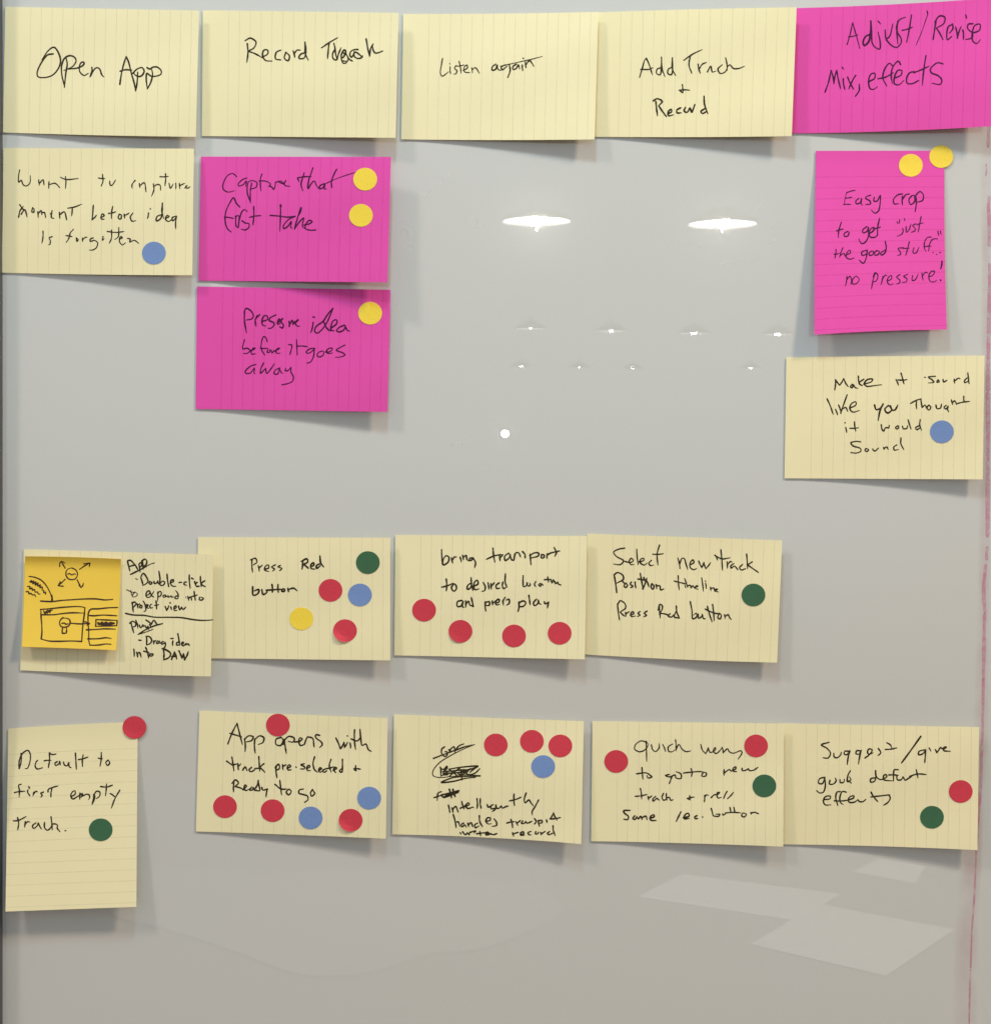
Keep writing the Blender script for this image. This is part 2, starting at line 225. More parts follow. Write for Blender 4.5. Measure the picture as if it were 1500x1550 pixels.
INK = {}
def parse():
    cur = None; fr = None
    for ln in INKDATA.strip().split('\n'):
        if ln[0] == '#': cur = ln[1:].strip(); INK[cur] = [[]]
        elif ln[0] == '@': fr = [float(q) for q in ln[1:].split()]
        elif ln == '-': INK[cur].append([])
        else:
            pts = [tuple(float(q) for q in w.split(',')) for w in ln.split()]
            INK[cur][-1].append(([(fr[0]+x/fr[2], fr[1]+y/fr[2]) for x, y in pts], fr[3]))
INKDATA = '''#A
@ 0 0 4.6875 2.0
380,382 340,390 300,440 268,510 272,543 320,550 380,530 425,470 432,420 410,360 385,335 345,360 300,425
470,405 480,450 470,520 460,620
458,600 442,530 440,470 460,415 495,395 530,405 543,430 520,470 480,490 455,500
490,490 560,480 595,460 600,445 585,440 568,465 570,510 600,535 630,520
655,478 655,505 640,548
645,540 665,500 690,480 710,490 725,530 740,546
-
853,598 865,520 885,440 898,402
898,402 915,440 935,520 955,590 965,645
855,505 890,495 940,498
965,645 975,590 980,510
945,520 975,490 1010,480 1025,500 1015,530 990,543 960,530 950,510
1048,630 1070,590 1085,530 1080,495
1045,480 1070,490 1080,480 1115,475 1145,500 1145,525 1110,540 1075,540 1045,520 1040,560 1048,628
#B
@ 290 0 4.5455 2.0
385,300 390,360 382,430
370,280 405,262 445,290 430,330 392,350
392,352 440,370 480,392
485,395 525,370 525,345 500,345 490,380 510,415 555,420
615,345 585,360 580,405 615,412
650,360 640,400 665,418 675,385 652,360
700,350 712,395
705,370 728,345 750,345
790,360 750,375 740,400 775,400 788,350 782,290
782,290 785,370 805,415
-
@ 480 50 13.636 2.0
95,305 250,200 425,97
250,200 235,350 218,530
350,210 370,300 385,420 415,545
415,545 450,420 500,300
370,350 330,410 325,500 360,550 410,550 430,500
570,345 520,400 500,480 530,510 580,440 590,360 560,350 510,430 510,560 540,620 590,620 640,560 650,520 600,430 575,350
530,575 600,580
640,510 680,550 735,580
540,400 570,440 545,490
845,340 780,340 700,380 680,450 710,500 750,450 770,370
800,390 760,430 780,490 850,525 930,500 940,470
800,390 860,430 930,490
1015,120 1050,320 1088,480
1088,470 1110,320 1160,225
1140,250 1160,350 1200,410 1270,405 1355,370
#C
@ 600 0 4.6875 1.5
328,415 320,460 313,520 325,540 370,510
382,475 385,525
378,450 381,455
425,465 412,485 430,500 420,525 405,525
445,435 455,480 460,520
430,470 480,460
475,500 505,480 500,460 480,480 485,510 520,515
535,480 540,515
538,495 560,480 590,520
-
@ 600 0 4.6875 1.9
705,455 680,475 680,498 705,490 715,460 720,490 740,500
770,460 745,475 750,495 785,470
800,455 807,500 790,550
850,455 825,475 830,495 855,480 865,460 875,490
893,460 897,500
900,413 903,418
915,440 920,480
918,460 945,430 975,470
@ 600 0 4.6875 1.3
740,470 870,440 960,420 1035,400
#D
@ 890 0 4.6875 1.8
365,548 385,480 400,430 412,412
412,412 430,450 455,530
372,492 430,492 460,480
520,480 490,490 485,520 510,530 520,460 520,405
520,405 525,490 545,545
600,475 570,490 565,520 590,530 600,470 597,408
597,408 598,490 620,535
-
678,428 740,385 808,352
725,395 715,460 735,520
780,455 795,520
790,485 810,455 840,443
845,510 870,470 880,510 905,505
950,460 920,490 935,520 965,515 985,490
975,410 985,460 985,500
985,475 1005,460 1030,485 1070,485 1108,470
-
668,600 672,640 672,660
650,640 672,660
645,640 720,640
-
@ 890 0 4.6875 2.2
480,720 485,770 492,822
462,715 490,700 525,720 500,750
500,750 520,780 555,828
565,805 590,795 590,775 570,790 570,820 605,815
655,765 630,780 630,800 660,800
690,762 680,785 700,797 722,765
720,765 735,795 750,760 757,740
722,765 740,795
830,770 800,790 810,805 840,790
822,682 825,740 848,805
#E
@ 1250 10 6 1.5
190,345 215,260 240,145
240,145 265,230 305,380
200,275 290,255
@ 1250 10 6 2.4
405,250 360,270 335,320 345,352 385,320 405,200 405,130
405,130 408,200 415,325
@ 1250 10 6 1.8
415,325 440,365 485,385 490,320 470,230
470,130 492,158
535,210 545,290 575,270 605,155
545,300 590,350 640,370 680,330 680,290 645,230 640,180 665,120 720,95
650,130 642,220 650,340
775,75 755,200 730,325
690,215 785,185
915,40 922,75
@ 1250 10 6 1.0
918,80 870,220 815,352
-
@ 1250 10 6 1.9
1000,110 985,200 970,300
985,140 1030,85 1075,95 1070,150 1000,195
1000,195 1030,240 1060,300
1150,160 1110,180 1095,240 1100,300 1140,270
1145,155 1150,200 1120,240
1175,185 1190,290
1190,290 1225,180
1240,210 1245,300
1265,75 1275,108
1330,155 1290,160 1285,200 1325,240 1325,280 1265,300
1330,240 1390,215 1395,160 1350,170 1325,250 1330,310 1365,335 1400,300
-
-10,775 20,690 45,580
45,580 70,700
70,700 95,580
95,580 110,660 130,745
155,655 170,755
145,550 160,570
195,640 250,750
268,625 205,750
300,705 300,760 265,815
-
390,680 440,650 440,605 405,615 385,680 400,745 435,750 465,725
470,655 540,640 610,600
605,540 575,515 530,570 515,650 550,720
675,525 655,495 610,540 590,610 600,700
620,650 680,620 685,580 650,580 620,640 620,700 660,710 705,670
800,590 760,600 730,650 735,695 780,700 840,670
905,445 885,580 872,715
795,600 860,575 935,540
1060,520 1010,510 945,570 955,600 1020,630 1050,670 1035,705 960,695
#F
@ 20 250 5.4545 1.6
58,38 48,90 50,140 70,125 85,160 110,172 140,150 145,85
215,120 220,165
220,150 250,120 258,165
300,135 298,190
300,160 350,150 388,185
395,100 440,118 540,110
435,95 435,190
-
740,75 745,130 730,172
705,105 760,110
800,130 805,165 820,165 848,122
-
1010,125 985,160 985,192
1045,150 1050,185
1048,170 1085,145 1100,220
1160,155 1165,200 1145,258
1160,180 1190,160 1215,165 1220,205
1260,70 1262,120 1255,170
1215,95 1285,92
1290,150 1300,190 1325,155
1345,150 1345,195
1375,150 1380,195
1378,170 1420,150
1420,190 1432,174 1441,168
1428,172 1434,188 1446,190 1462,178
-
@ 20 250 5.4545 1.8
48,430 60,378 88,338
58,326 78,356 104,378
70,405 84,382 100,366 110,392 118,430
165,350 158,385 172,390 175,360 162,352
205,385 210,432
208,400 235,375 240,410
240,395 260,390 272,432
325,375 318,410 322,435 340,438
312,400 325,395
385,390 390,440
388,410 425,385 445,452
455,355 510,345 568,322
490,350 485,420
-
665,330 660,400 655,450
655,450 692,412
725,435 755,415 740,402 728,425 732,445 755,445
825,340 815,440
790,398 850,385
880,405 870,435 890,445 895,410 880,405
920,405 925,440
922,415 960,395
990,395 970,430 985,462 1015,458
-
1120,395 1112,440
1135,360 1138,364
1235,405 1190,425 1185,460 1220,440 1235,370 1235,312
1235,312 1230,380 1245,440
1260,440 1290,425 1275,415 1260,445 1285,465 1310,450
1350,420 1315,435 1320,460 1350,430
1350,425 1345,525
-
@ 20 250 5.4545 1.6
250,545 240,645
325,590 300,600 310,620 305,655 295,657
-
500,530 475,560 460,610 440,638
440,582 490,590
525,600 528,630 540,615 525,600
575,600 575,630
575,615 600,595 615,595
665,600 640,610 640,630 670,620 700,640 690,680 660,700 630,700
745,590 740,620 755,605
815,535 815,600 797,645
778,547 850,555 918,548
875,515 870,590 840,615
880,610 905,600 890,590 880,630 905,658 930,640
945,605 970,610 965,635 1000,620 1040,645
#G
@ 330 250 7.5 1.5
215,130 170,95 110,120 60,220 65,275 115,305 190,290
330,145 280,165 235,210 235,235 290,220 325,180 320,240
385,205 370,300 372,430
372,420 340,330 335,250 350,190 395,175 445,200 435,250 365,275
502,100 485,150 482,200 492,295
470,180 540,180 600,215 580,240 610,245 635,275 650,240 655,190
655,195 720,180 735,200 745,215 775,165
690,185 740,210 775,175 755,200 765,230 820,240
-
@ 330 250 7.5 1.8
980,90 955,170 945,220 965,290
905,145 1060,130
905,145 925,185
1080,30 1060,90 1030,180 1025,265 1060,210 1095,180 1120,230 1150,270
1205,210 1160,235 1155,265 1190,260 1215,215 1210,270 1230,270
1350,45 1320,100 1290,190 1295,255
@ 330 250 7.5 1.1
1210,215 1330,160 1500,100 1590,75
-
@ 330 250 7.5 1.7
250,475 210,430 180,370 130,440 90,540 85,640 110,720 155,760
75,590 180,605
205,580 210,690 235,715
200,580 240,575 235,680
235,700 250,600 280,520 305,505 340,530
275,630 310,655 355,665 350,710 310,735 265,725
408,470 410,570 400,680
360,592 490,573
-
712,445 712,560 705,750
595,570 700,578 790,590 880,580
880,580 800,620 745,690 750,720 800,690 835,640 830,710 845,715
945,480 905,600 870,725
870,725 930,640 975,600 960,690 990,720
975,680 1040,665 1070,640 1040,625 1000,670 995,720 1050,738 1115,735
@ 330 250 7.5 2.8
945,485 915,570
712,450 714,480
#H
@ 355 455 8.333 1.9
130,130 130,260 155,410
125,150 150,98 210,130 240,190 220,230 150,245
290,190 265,250 275,325
275,220 325,170
360,260 415,240 420,200 380,190 350,250 360,310 400,320
525,180 450,220 440,250 500,280 500,310 470,345 430,350
540,290 580,250 570,230 545,270 550,300 590,280
610,225 590,260 620,310 610,345 570,330
690,260 695,330
690,320 730,250 740,300
740,300 760,260
760,290 810,240 775,270 780,310 820,325
-
995,275 965,405
990,205 1015,212
1245,95 1180,170 1120,260 1030,330 1015,390 1045,410 1100,370 1165,280 1210,180 1245,95
1130,270 1160,340 1200,375 1250,380
1215,350 1290,290 1290,245 1250,250 1220,320 1225,375 1260,380
1390,310 1320,340 1290,380 1320,395 1380,370 1400,320
1400,320 1420,370 1450,385
-
@ 355 455 8.333 1.6
130,490 105,590 110,610 160,600 200,630 160,665 115,665
200,640 265,600 240,600 215,640 220,675 265,670
415,520 400,470 370,455 345,520 340,600 360,650 385,685
325,600 420,600
430,610 415,650 445,650 450,620
460,620 480,660 500,625
510,640 575,600 545,605 525,640 540,665 580,660
-
685,555 725,560 720,610 700,685
785,490 790,600 795,685
790,575 925,582
-
1020,600 950,610 905,650 930,665 980,640 1010,605
1010,605 1000,700 960,775 915,788
1110,635 1060,655 1045,695 1080,710 1125,680 1125,640 1110,635
1150,650 1215,640 1235,600 1190,605 1160,640 1180,665 1240,660
1395,560 1310,605 1285,625 1370,660 1395,685 1340,710 1275,715
-
275,805 210,825 140,890 145,915 200,915 255,850 250,910 260,925
370,785 335,860 330,915 395,855
395,855 410,920 455,870 505,795
575,850 515,880 500,920 545,925 570,860
570,860 590,905 610,920
650,855 640,885 680,880 715,840
715,840 715,900 745,960 735,1015 680,1045 600,1062
#I
@ 1250 280 8.108 1.5
250,95 360,65
240,160 320,148
215,240 305,240
@ 1250 280 8.108 0.9
250,95 225,245
@ 1250 280 8.108 1.7
400,165 365,195 370,230 420,215 435,165 430,230 445,248
545,125 490,145 485,165 535,195 545,230 485,240
590,150 585,195 620,200 660,130
665,130 660,240 640,320 600,345 555,310
-
935,110 880,120 825,180 835,230 890,230
935,140 935,245
935,180 975,120 1020,110
1050,130 1015,180 1035,240 1085,200 1080,130 1050,130
1100,130 1105,230 1090,330
1095,130 1150,80 1190,120 1180,190 1110,210
-
185,460 155,560 148,645
125,565 210,540
260,570 220,600 225,630 265,625 280,580 255,570
-
500,510 450,550 450,585 500,570 515,520
518,520 515,640 470,710 430,715 400,660
520,600 580,560 585,520 545,540 525,600 545,640 600,640 635,610
655,410 630,530 630,610
580,540 665,515
-
@ 1250 280 8.108 1.4
870,450 880,475
900,425 895,470
935,530 945,560 925,605 870,630
960,415 965,440
980,510 985,580 1010,560 1040,480
1100,475 1060,500 1090,530 1090,560 1045,580
1165,385 1145,490 1130,575
1110,490 1190,465
-
120,790 105,905
95,850 160,840
205,770 180,830 165,890
180,860 215,840 235,880
240,860 300,830 290,800 255,830 250,890 290,910 345,895
-
@ 1250 280 8.108 1.7
495,800 440,820 440,860 490,850 505,800
505,800 490,900 455,960 405,920
555,810 525,840 535,865 575,850 580,815 555,810
620,805 595,830 600,862 645,845 645,810 620,805
725,690 735,780 715,840 680,860 665,845 700,810 740,790
725,690 742,760
-
@ 1250 280 8.108 1.4
950,770 880,780 900,810 915,850 875,865
1020,695 1000,780 975,865
940,775 1020,775
1075,770 1065,830 1100,835 1140,760
1290,640 1250,640 1210,690 1205,780 1225,815
1200,760 1290,750
1365,660 1310,665 1275,710 1255,810
1370,565 1382,620
1400,565 1412,610
1308,826 1314,832
1350,850 1358,854
1390,830 1405,828
-
255,1120 235,1240
245,1180 290,1120 310,1160 300,1220
370,1115 330,1150 320,1210 370,1210 405,1160 370,1115
-
600,1080 575,1170 555,1275
575,1130 600,1075 635,1110 610,1180 575,1190
695,1120 670,1225
685,1160 730,1105 745,1112
750,1180 800,1150 800,1110 765,1130 750,1190 780,1225 825,1215
905,1100 865,1130 905,1170 900,1200 860,1215
1000,1095 950,1120 990,1150 985,1185 935,1195
1060,1110 1055,1170 1090,1165 1130,1090
1175,1080 1190,1170
1185,1110 1220,1070 1245,1080
1255,1130 1310,1105 1330,1060 1290,1060 1260,1110 1270,1175 1320,1190 1355,1170
@ 1250 280 8.108 2.0
1420,935 1405,1030
1400,1165 1408,1175
#J
@ 1245 560 6.5217 1.9
118,195 125,140 125,95
125,95 165,150
165,150 205,85
205,85 225,130 250,165
290,140 270,165 290,175 300,145 320,175 345,180
350,60 355,120 370,150
405,90 355,130 390,155
400,140 480,115 490,90 440,95 410,130 430,160 500,155 580,145
-
722,95 745,150
772,32 785,80 800,138
740,98 830,95
-
@ 1245 560 6.5217 1.8
1005,72 1012,74
1110,62 1040,70 1075,95 1095,120 1040,128
1135,95 1125,120 1150,115 1135,95
1185,95 1190,120 1225,100
1295,90 1300,130
1298,110 1340,80 1352,88
1420,80 1395,110 1400,125 1435,110
1430,28 1435,80 1442,135
-
42,285 75,360 102,440
125,390 145,445
240,245 205,340 175,430
155,345 175,400 178,430
185,390 225,370 245,410
270,375 325,345 325,315 285,330 265,380 295,415 360,400
-
@ 1245 560 6.5217 2.2
510,345 525,390 565,380 595,335
595,335 565,400 545,500
645,350 610,390 640,425 680,390 650,350
665,355 685,395 710,395 740,345
-
@ 1245 560 6.5217 1.8
865,330 920,300 970,285
925,300 925,385
965,285 975,345 980,370 1005,345 1020,370
1045,345 1025,375 1050,395 1065,365 1045,345
1115,345 1125,380 1160,375 1170,335
1215,350 1195,370 1215,385 1235,355
1235,355 1230,390 1242,412
1268,295 1280,340
1275,325 1300,305 1320,340
1390,260 1395,320
1330,330 1380,318 1450,310
-
225,570 235,618
218,520 224,524
312,510 325,605
265,575 350,570
-
575,540 585,590 600,605
600,605 620,570 650,570 655,545
740,550 715,570 735,582 750,560 738,550
785,555 795,580 830,575 835,550
840,490 855,540 870,582
950,550 915,570 925,590 960,570
960,490 955,540 972,595
-
375,710 330,705 275,720 300,750 370,775 375,800 330,820 275,815
425,775 415,795 435,805 450,785 430,775
490,780 510,800 550,770
600,765 605,785
603,775 630,760 645,785
730,740 700,760 705,790 745,785
770,670 770,730 798,785
#K
@ 185 835 8.857 2.0
75,125 90,190 108,260
75,125 110,115 170,170 215,240
95,200 150,185 175,180
228,165 240,220 245,275
228,170 255,145 270,180 240,210
270,120 285,180 285,235
268,125 310,100 335,130 320,180 275,205
115,305 230,250 340,190
@ 185 835 8.857 1.2
340,190 390,165 440,150
-
180,362 215,375
@ 185 835 8.857 2.0
255,350 272,400 285,455
255,340 285,290 330,340 350,400 310,440 280,450
375,400 365,425 385,438 405,415 380,402
430,400 440,430 470,415 480,395
480,395 490,425 515,440
497,262 510,350 518,450 560,445 575,410 545,395 520,420
605,298 612,380 628,468
645,420 690,400 690,378 660,385 655,430 680,462 725,465
765,415 805,410
865,408 840,410 835,440 870,450
903,312 905,400 915,490
975,400 985,440
935,355 965,370
1010,410 990,430 1000,465 1040,462
1052,330 1055,400 1065,470
1112,390 1065,425 1080,450 1120,470
-
@ 185 835 8.857 1.2
62,510 150,545 180,540
120,520 140,600
180,540 150,570 145,605 190,600 210,570 185,545
-
@ 185 835 8.857 1.7
320,590 365,570 375,530 345,530 325,570 335,610 370,610 430,535
380,545 400,590 430,610
480,540 485,600 475,665
480,560 510,530 530,550 520,590 490,610
580,580 555,590 555,610 585,605 590,590 610,610
620,590 625,610 650,600 660,590 670,612 695,605
750,590 720,600 712,625 745,630 757,590 740,545 720,522
-
@ 185 835 8.857 1.9
885,600 900,655
895,625 925,605 935,655
968,530 975,590 985,650
940,600 1010,580
1045,610 1035,640 1065,650 1095,625 1060,610
@ 185 835 8.857 0.9
858,600 862,635
-
@ 185 835 8.857 1.9
140,680 145,740 155,815
135,690 175,675 190,700 150,750
205,700 215,760
210,720 240,700
250,715 240,745 262,755 270,725 250,715
290,665 315,720 320,790 295,805
335,740 355,715 335,710 330,745 360,760
395,705 375,725 385,755 415,750
455,660 465,770
440,720 495,710
-
580,735 600,790
600,790 630,725
655,740 665,780
645,685 658,692
700,765 730,750 725,725 700,745 705,790 740,785
760,730 775,780 800,745
800,745 820,775 860,740
-
50,828 150,848 300,855 440,878 640,880 800,885 950,910 1080,922 1220,915
-
120,945 140,1020 160,1090
105,960 140,935 185,955 180,1000 145,1010
188,920 210,980 215,1025
235,985 250,1020 275,1000 285,980 295,1010
310,990 330,1020 350,1000
352,1000 355,1045
375,975 385,1010
320,915 400,975
400,960 430,920 460,960 480,985
545,965 450,990 330,1040 215,1110
@ 185 835 8.857 1.3
215,1110 330,1075 420,1040
-
@ 185 835 8.857 2.0
225,1185 262,1190
330,1140 330,1250
325,1135 370,1140 400,1190 380,1230 330,1252
425,1195 430,1240
428,1215 455,1190
480,1195 465,1225 490,1230 500,1200
500,1200 515,1230
555,1205 530,1215 540,1240 575,1220
578,1215 585,1260 560,1300
-
685,1195 680,1258
655,1165 690,1162
750,1100 765,1180 775,1255
765,1215 735,1220 735,1250 775,1250
800,1240 830,1225 815,1210 800,1240 825,1262 860,1230
860,1230 858,1250 885,1235 905,1258
-
160,1308 165,1405
200,1350 212,1415
205,1375 235,1350 260,1415
320,1285 345,1350 360,1425
295,1335 370,1360
385,1370 370,1395 400,1400 418,1375 380,1370
-
@ 185 835 8.857 2.2
560,1320 560,1450
540,1300 600,1320 655,1370 630,1420 560,1450
665,1445 695,1380 705,1345
705,1345 735,1440
670,1410 730,1405
765,1330 790,1385 805,1430
805,1430 825,1370
825,1370 840,1450
840,1450 870,1400 890,1340
#L
@ 290 790 4.6875 1.8
430,270 430,320 435,358
418,270 455,258 465,285 440,305
475,310 482,350
480,325 505,305
520,335 550,325 545,305 525,315 520,340 550,352
595,305 570,320 590,335 575,350
632,308 615,318 642,330 625,347
-
@ 290 790 4.6875 2.3
790,275 785,335
780,280 820,262 825,285 795,300
795,300 830,330
845,320 870,305 865,290 848,305 850,330 875,335
915,295 888,310 890,330 915,310
912,242 918,290 938,320
-
435,460 440,520 475,505 478,480 445,490
500,480 510,515 535,500 540,480
572,445 575,500
615,445 618,500
530,485 600,480 640,478
650,475 640,490 660,492 660,475 650,475
685,470 690,495
688,480 725,470 750,488
#M
@ 660 825 7.692 2.1
65,55 70,150 85,230 140,200 150,140 115,125 85,170 80,220
180,150 195,210
190,180 215,140 240,140
280,140 295,195
310,120 320,175
315,145 350,120 360,165 380,185
430,150 390,155 395,180 440,160
430,150 460,200 450,265
-
662,35 670,120 685,200
588,165 680,125 760,110
735,115 745,185
740,150 780,110
845,95 800,130 805,180 850,150 860,110
860,110 880,170 905,180
905,180 925,95 960,90 985,140
1005,75 1035,110 1035,155
1095,105 1100,170 1105,230
1090,120 1150,90 1195,95 1190,125 1110,150
1230,110 1225,150 1255,145 1255,115 1230,110
1295,100 1290,155
1290,120 1330,95 1440,68
1375,30 1400,85 1380,135
-
120,395 120,535
65,490 200,445
200,460 180,500 210,538 240,500 220,455 190,455
-
415,440 370,470 365,515 400,500 415,440
408,380 415,460 430,525
440,480 490,450 480,410 450,430 440,500 460,520 500,510
550,435 575,490 565,530 535,540
605,440 615,515
640,450 645,515
642,480 680,435
735,440 700,470 705,505 745,500
780,430 772,470 785,505 815,495
808,335 805,430 825,490
-
@ 660 825 7.692 1.9
1015,355 1012,430 1020,485 1050,470 1060,440
1060,440 1065,475 1095,470 1090,440
1160,425 1145,460 1160,485
1215,445 1195,465 1215,480 1230,450 1245,470
1300,370 1310,430
1258,405 1330,400
1335,400 1340,430
1350,440 1365,405 1375,435
1385,425 1390,450 1415,430
1415,430 1425,455 1455,465
-
@ 660 825 7.692 2.1
300,645 250,660 250,715 290,710 315,655
315,655 310,720 325,725
345,650 345,725
345,690 380,655 390,690 400,705
410,610 420,650 435,715
435,715 405,700
-
575,660 580,770
570,670 620,660 620,700 585,705
655,650 660,700
658,680 690,650
690,680 735,660 730,630 700,650 700,695 740,690
805,610 780,650 785,700
820,640 850,630 850,680 820,700
-
965,660 965,720 955,775
960,680 1010,650 1045,670 1020,710 970,720
1080,585 1090,650 1095,695
1170,630 1135,670 1145,705 1185,680 1190,640
1190,640 1200,680 1220,690
1260,660 1270,685 1310,665
1310,665 1305,690 1295,735
#N
@ 920 820 6.383 1.8
162,62 110,70 55,100 80,140 150,185 120,220 55,215
165,190 220,200 245,180 225,160 205,190 225,222 250,218
278,72 282,150 292,220
300,195 345,180 345,160 315,170 310,200 350,225 380,205
420,180 395,205 410,230 440,225
498,32 475,120 482,225
432,120 535,115
-
675,158 690,210 695,260
692,215 715,160 735,160 755,220 770,268
790,225 830,200 820,175 795,200 795,250 830,270 855,258
875,185 890,220 905,250
905,250 925,200
925,200 945,260
945,260 975,225 992,200
-
1090,78 1100,180 1105,275
1030,130 1100,165 1180,155
1035,130 1060,180
1150,195 1152,258
1150,225 1185,190 1200,200
1215,210 1185,235 1190,255 1220,235 1255,272
1300,220 1270,250 1285,272 1330,260
1338,118 1345,200 1348,262
1392,195 1350,225
1350,225 1400,260 1455,298
-
@ 920 820 6.383 2.1
60,320 75,410 85,492
60,320 90,298 140,320 150,360 85,400
175,400 155,425 170,442 190,420 175,400
140,380 165,405
225,390 215,410 240,430 215,445
262,390 270,448
312,305 325,380 340,462
290,360 380,380
345,345 365,380
335,455 375,350
375,380 395,435
425,405 415,435 432,460 445,430 425,405
465,415 470,455
468,430 500,425 510,465 540,455
-
@ 920 820 6.383 1.7
678,328 680,400 688,465
640,380 720,400 760,410
745,420 750,445
740,355 760,410 770,440
770,425 795,420 800,448
800,448 820,425 835,448
840,440 870,430 855,425 840,445 870,460
905,350 915,420 922,480
942,400 948,450
940,378 944,384
990,440 995,475
992,455 1020,445 1030,480
1035,470 1060,460 1045,455 1035,475 1065,485
-
@ 920 820 6.383 1.9
92,600 100,680 112,758
92,610 120,570 165,600 170,640 115,680
120,680 165,722
170,680 175,720
172,700 205,675
215,710 250,695 240,675 220,695 225,722 265,718
310,675 290,690 310,710 285,722
378,670 350,690 372,710 345,725
-
495,620 500,680 505,738
485,660 500,605 525,620 520,660 500,690
500,690 560,700 590,715
600,695 580,715 610,728 640,705
660,620 665,680 690,738
690,738 640,725 665,660
-
795,580 810,660 820,745 860,720 850,690 825,710
870,700 875,740 905,720 910,700
910,700 920,740 940,745
960,625 980,700 1005,775
940,650 1000,680 1080,700
1010,605 1020,690 1025,765
1075,690 1060,735 1085,745 1090,700 1075,690
1125,705 1130,745
1128,725 1160,705 1175,735 1190,750
#O
@ 15 1130 8.571 1.8
150,90 155,170 130,290
125,290 125,200 170,90 240,50 270,100 265,200 230,285 205,285
365,180 345,200 335,260 360,290 430,275
518,80 520,170 505,275
518,85 560,105 605,95
448,185 540,180
620,195 588,220 600,245 645,220 650,190
650,190 660,240
700,200 715,240 745,250 770,205
770,205 775,260 800,275
855,85 862,190 868,298
955,110 945,180 948,258
895,170 1018,135
-
1190,75 1190,160 1175,255
1150,150 1205,160
1280,175 1250,205 1270,245 1300,215 1280,175
-
150,490 120,500 130,570 125,660
65,598 200,580
240,560 235,590 265,640
250,520 265,545
320,590 305,640
310,620 345,580 365,590
440,590 405,605 425,630 405,660
500,590 505,555 560,530 630,510
548,550 538,660
-
800,650 850,620 850,575 815,590 795,640 820,680 880,650 930,615
915,600 912,685
905,640 940,610 960,640
960,640 990,620 1030,625 1040,660 1025,690
910,620 950,640 915,660
1095,620 1085,700 1070,755
1102,620 1105,670 1075,745
1095,630 1130,580 1170,590 1170,640 1130,675
1258,485 1255,560 1245,640
1180,518 1260,525 1338,500
1308,610 1370,655
1430,568 1370,670 1320,802
-
50,965 110,960 218,908
105,920 120,990 108,1080
205,975 200,1050
205,1010 235,975 265,980
345,990 300,1025 310,1060 350,1040 375,990
375,990 390,1030 415,1068
455,985 455,1050 490,1085 530,1060 545,1030
540,912 550,1000 555,1082
550,1005 600,1005 625,1020
625,1020 620,1060 655,1105
722,1093 735,1088
#P
@ 340 1090 6.5217 2.0
35,235 75,130 125,32
125,32 150,130 178,240
55,130 120,150 170,165
200,190 205,310
198,190 240,155 285,165 270,200 215,215
300,195 305,325
300,190 350,155 390,175 380,220 335,240
-
560,170 510,190 510,240 555,250 580,200 560,165
590,190 600,260 612,330
580,240 600,190 640,160 690,180 680,215 630,210
690,215 740,210 770,185 745,175 735,210 750,250 790,240
790,240 820,165
820,165 870,180 885,265
940,150 905,145 900,170 960,220 965,245 940,270
-
1100,175 1130,240 1145,285
1145,285 1180,220
1180,220 1185,270
1185,270 1215,220
1240,225 1245,275
1212,155 1218,160
1285,95 1295,290
1250,185 1310,205 1345,170
1338,92 1345,170 1360,250 1395,235 1420,290 1448,308
-
75,365 85,430 95,500
22,405 80,440 130,430
135,430 140,490
138,455 165,430
180,495 205,460
205,460 225,500
270,465 245,490 260,510 300,490
340,360 345,440 350,505
390,430 350,470
350,470 400,515
300,480 345,475
-
510,450 510,510 520,570
500,470 535,435 545,475 515,495
575,440 580,490
578,460 610,440
620,475 655,455 640,440 620,465 630,492 660,490
705,462 712,466
790,430 755,440 790,460 790,480 750,482
810,480 845,460 835,445 812,470 825,500 850,495
890,362 875,430 890,490 920,515
930,500 960,480 945,470 930,495 945,515 965,505
1000,480 970,500 985,515 1010,500
1052,388 1035,450 1055,515
1000,480 1080,460
1075,495 1110,475 1095,465 1078,490 1100,520
1160,480 1135,500 1150,515 1170,490
1165,388 1165,450 1165,515
1295,450 1300,500
1300,500 1275,480
1280,480 1345,485
-
95,620 92,710
75,625 110,590 140,620 105,655
105,655 160,670 190,690
195,680 220,650 205,640 195,680 215,695 245,680
270,660 250,690 275,690 285,665
285,665 300,695
335,595 325,640 295,690
295,690 350,695 340,640 335,595
370,665 380,690 425,680
425,680 412,760
-
548,595 555,660 565,740
500,635 560,680 620,680
640,680 610,710 635,738 660,705 640,680
-
780,680 740,690 735,720 780,735 820,750 825,785 790,812
870,685 850,720 860,750 890,725 870,685
#Q
@ 650 1115 7.143 1.9
165,110 135,135 135,185 170,215 195,190 185,160 165,165
215,170 228,145 205,140
215,150 265,110 280,180
280,150 320,100 375,78
45,235 150,195 300,140 400,105 490,85
@ 650 1115 7.143 1.3
490,85 380,130 220,210 100,290 40,370 40,420 90,440 250,430 400,415 548,420
-
@ 650 1115 7.143 1.9
548,425 400,430 250,445 130,495 250,485 400,450 500,440
120,330 125,380 125,430
115,335 150,355 190,320 190,345 160,370 190,385 200,410 150,415 125,425
210,350 260,390 310,430
330,340 260,390 210,435
340,370 350,470
345,380 390,360 380,400 350,405
410,370 400,400 440,410 500,390 545,345
220,350 350,330 525,320 430,360 350,410 310,400 450,345
440,385 525,325
145,380 250,370 400,355
150,400 300,390 420,380
-
50,660 110,640 150,620
130,595 95,610 85,690
130,640 165,660 190,630
@ 650 1115 7.143 2.4
140,630 320,585 180,640 310,600 200,640 290,610 160,650 300,605 180,655
215,570 240,665
255,570 280,650
-
@ 650 1115 7.143 2.0
205,740 220,820
245,770 255,820
250,790 285,755 310,815
350,700 375,780
335,775 400,745
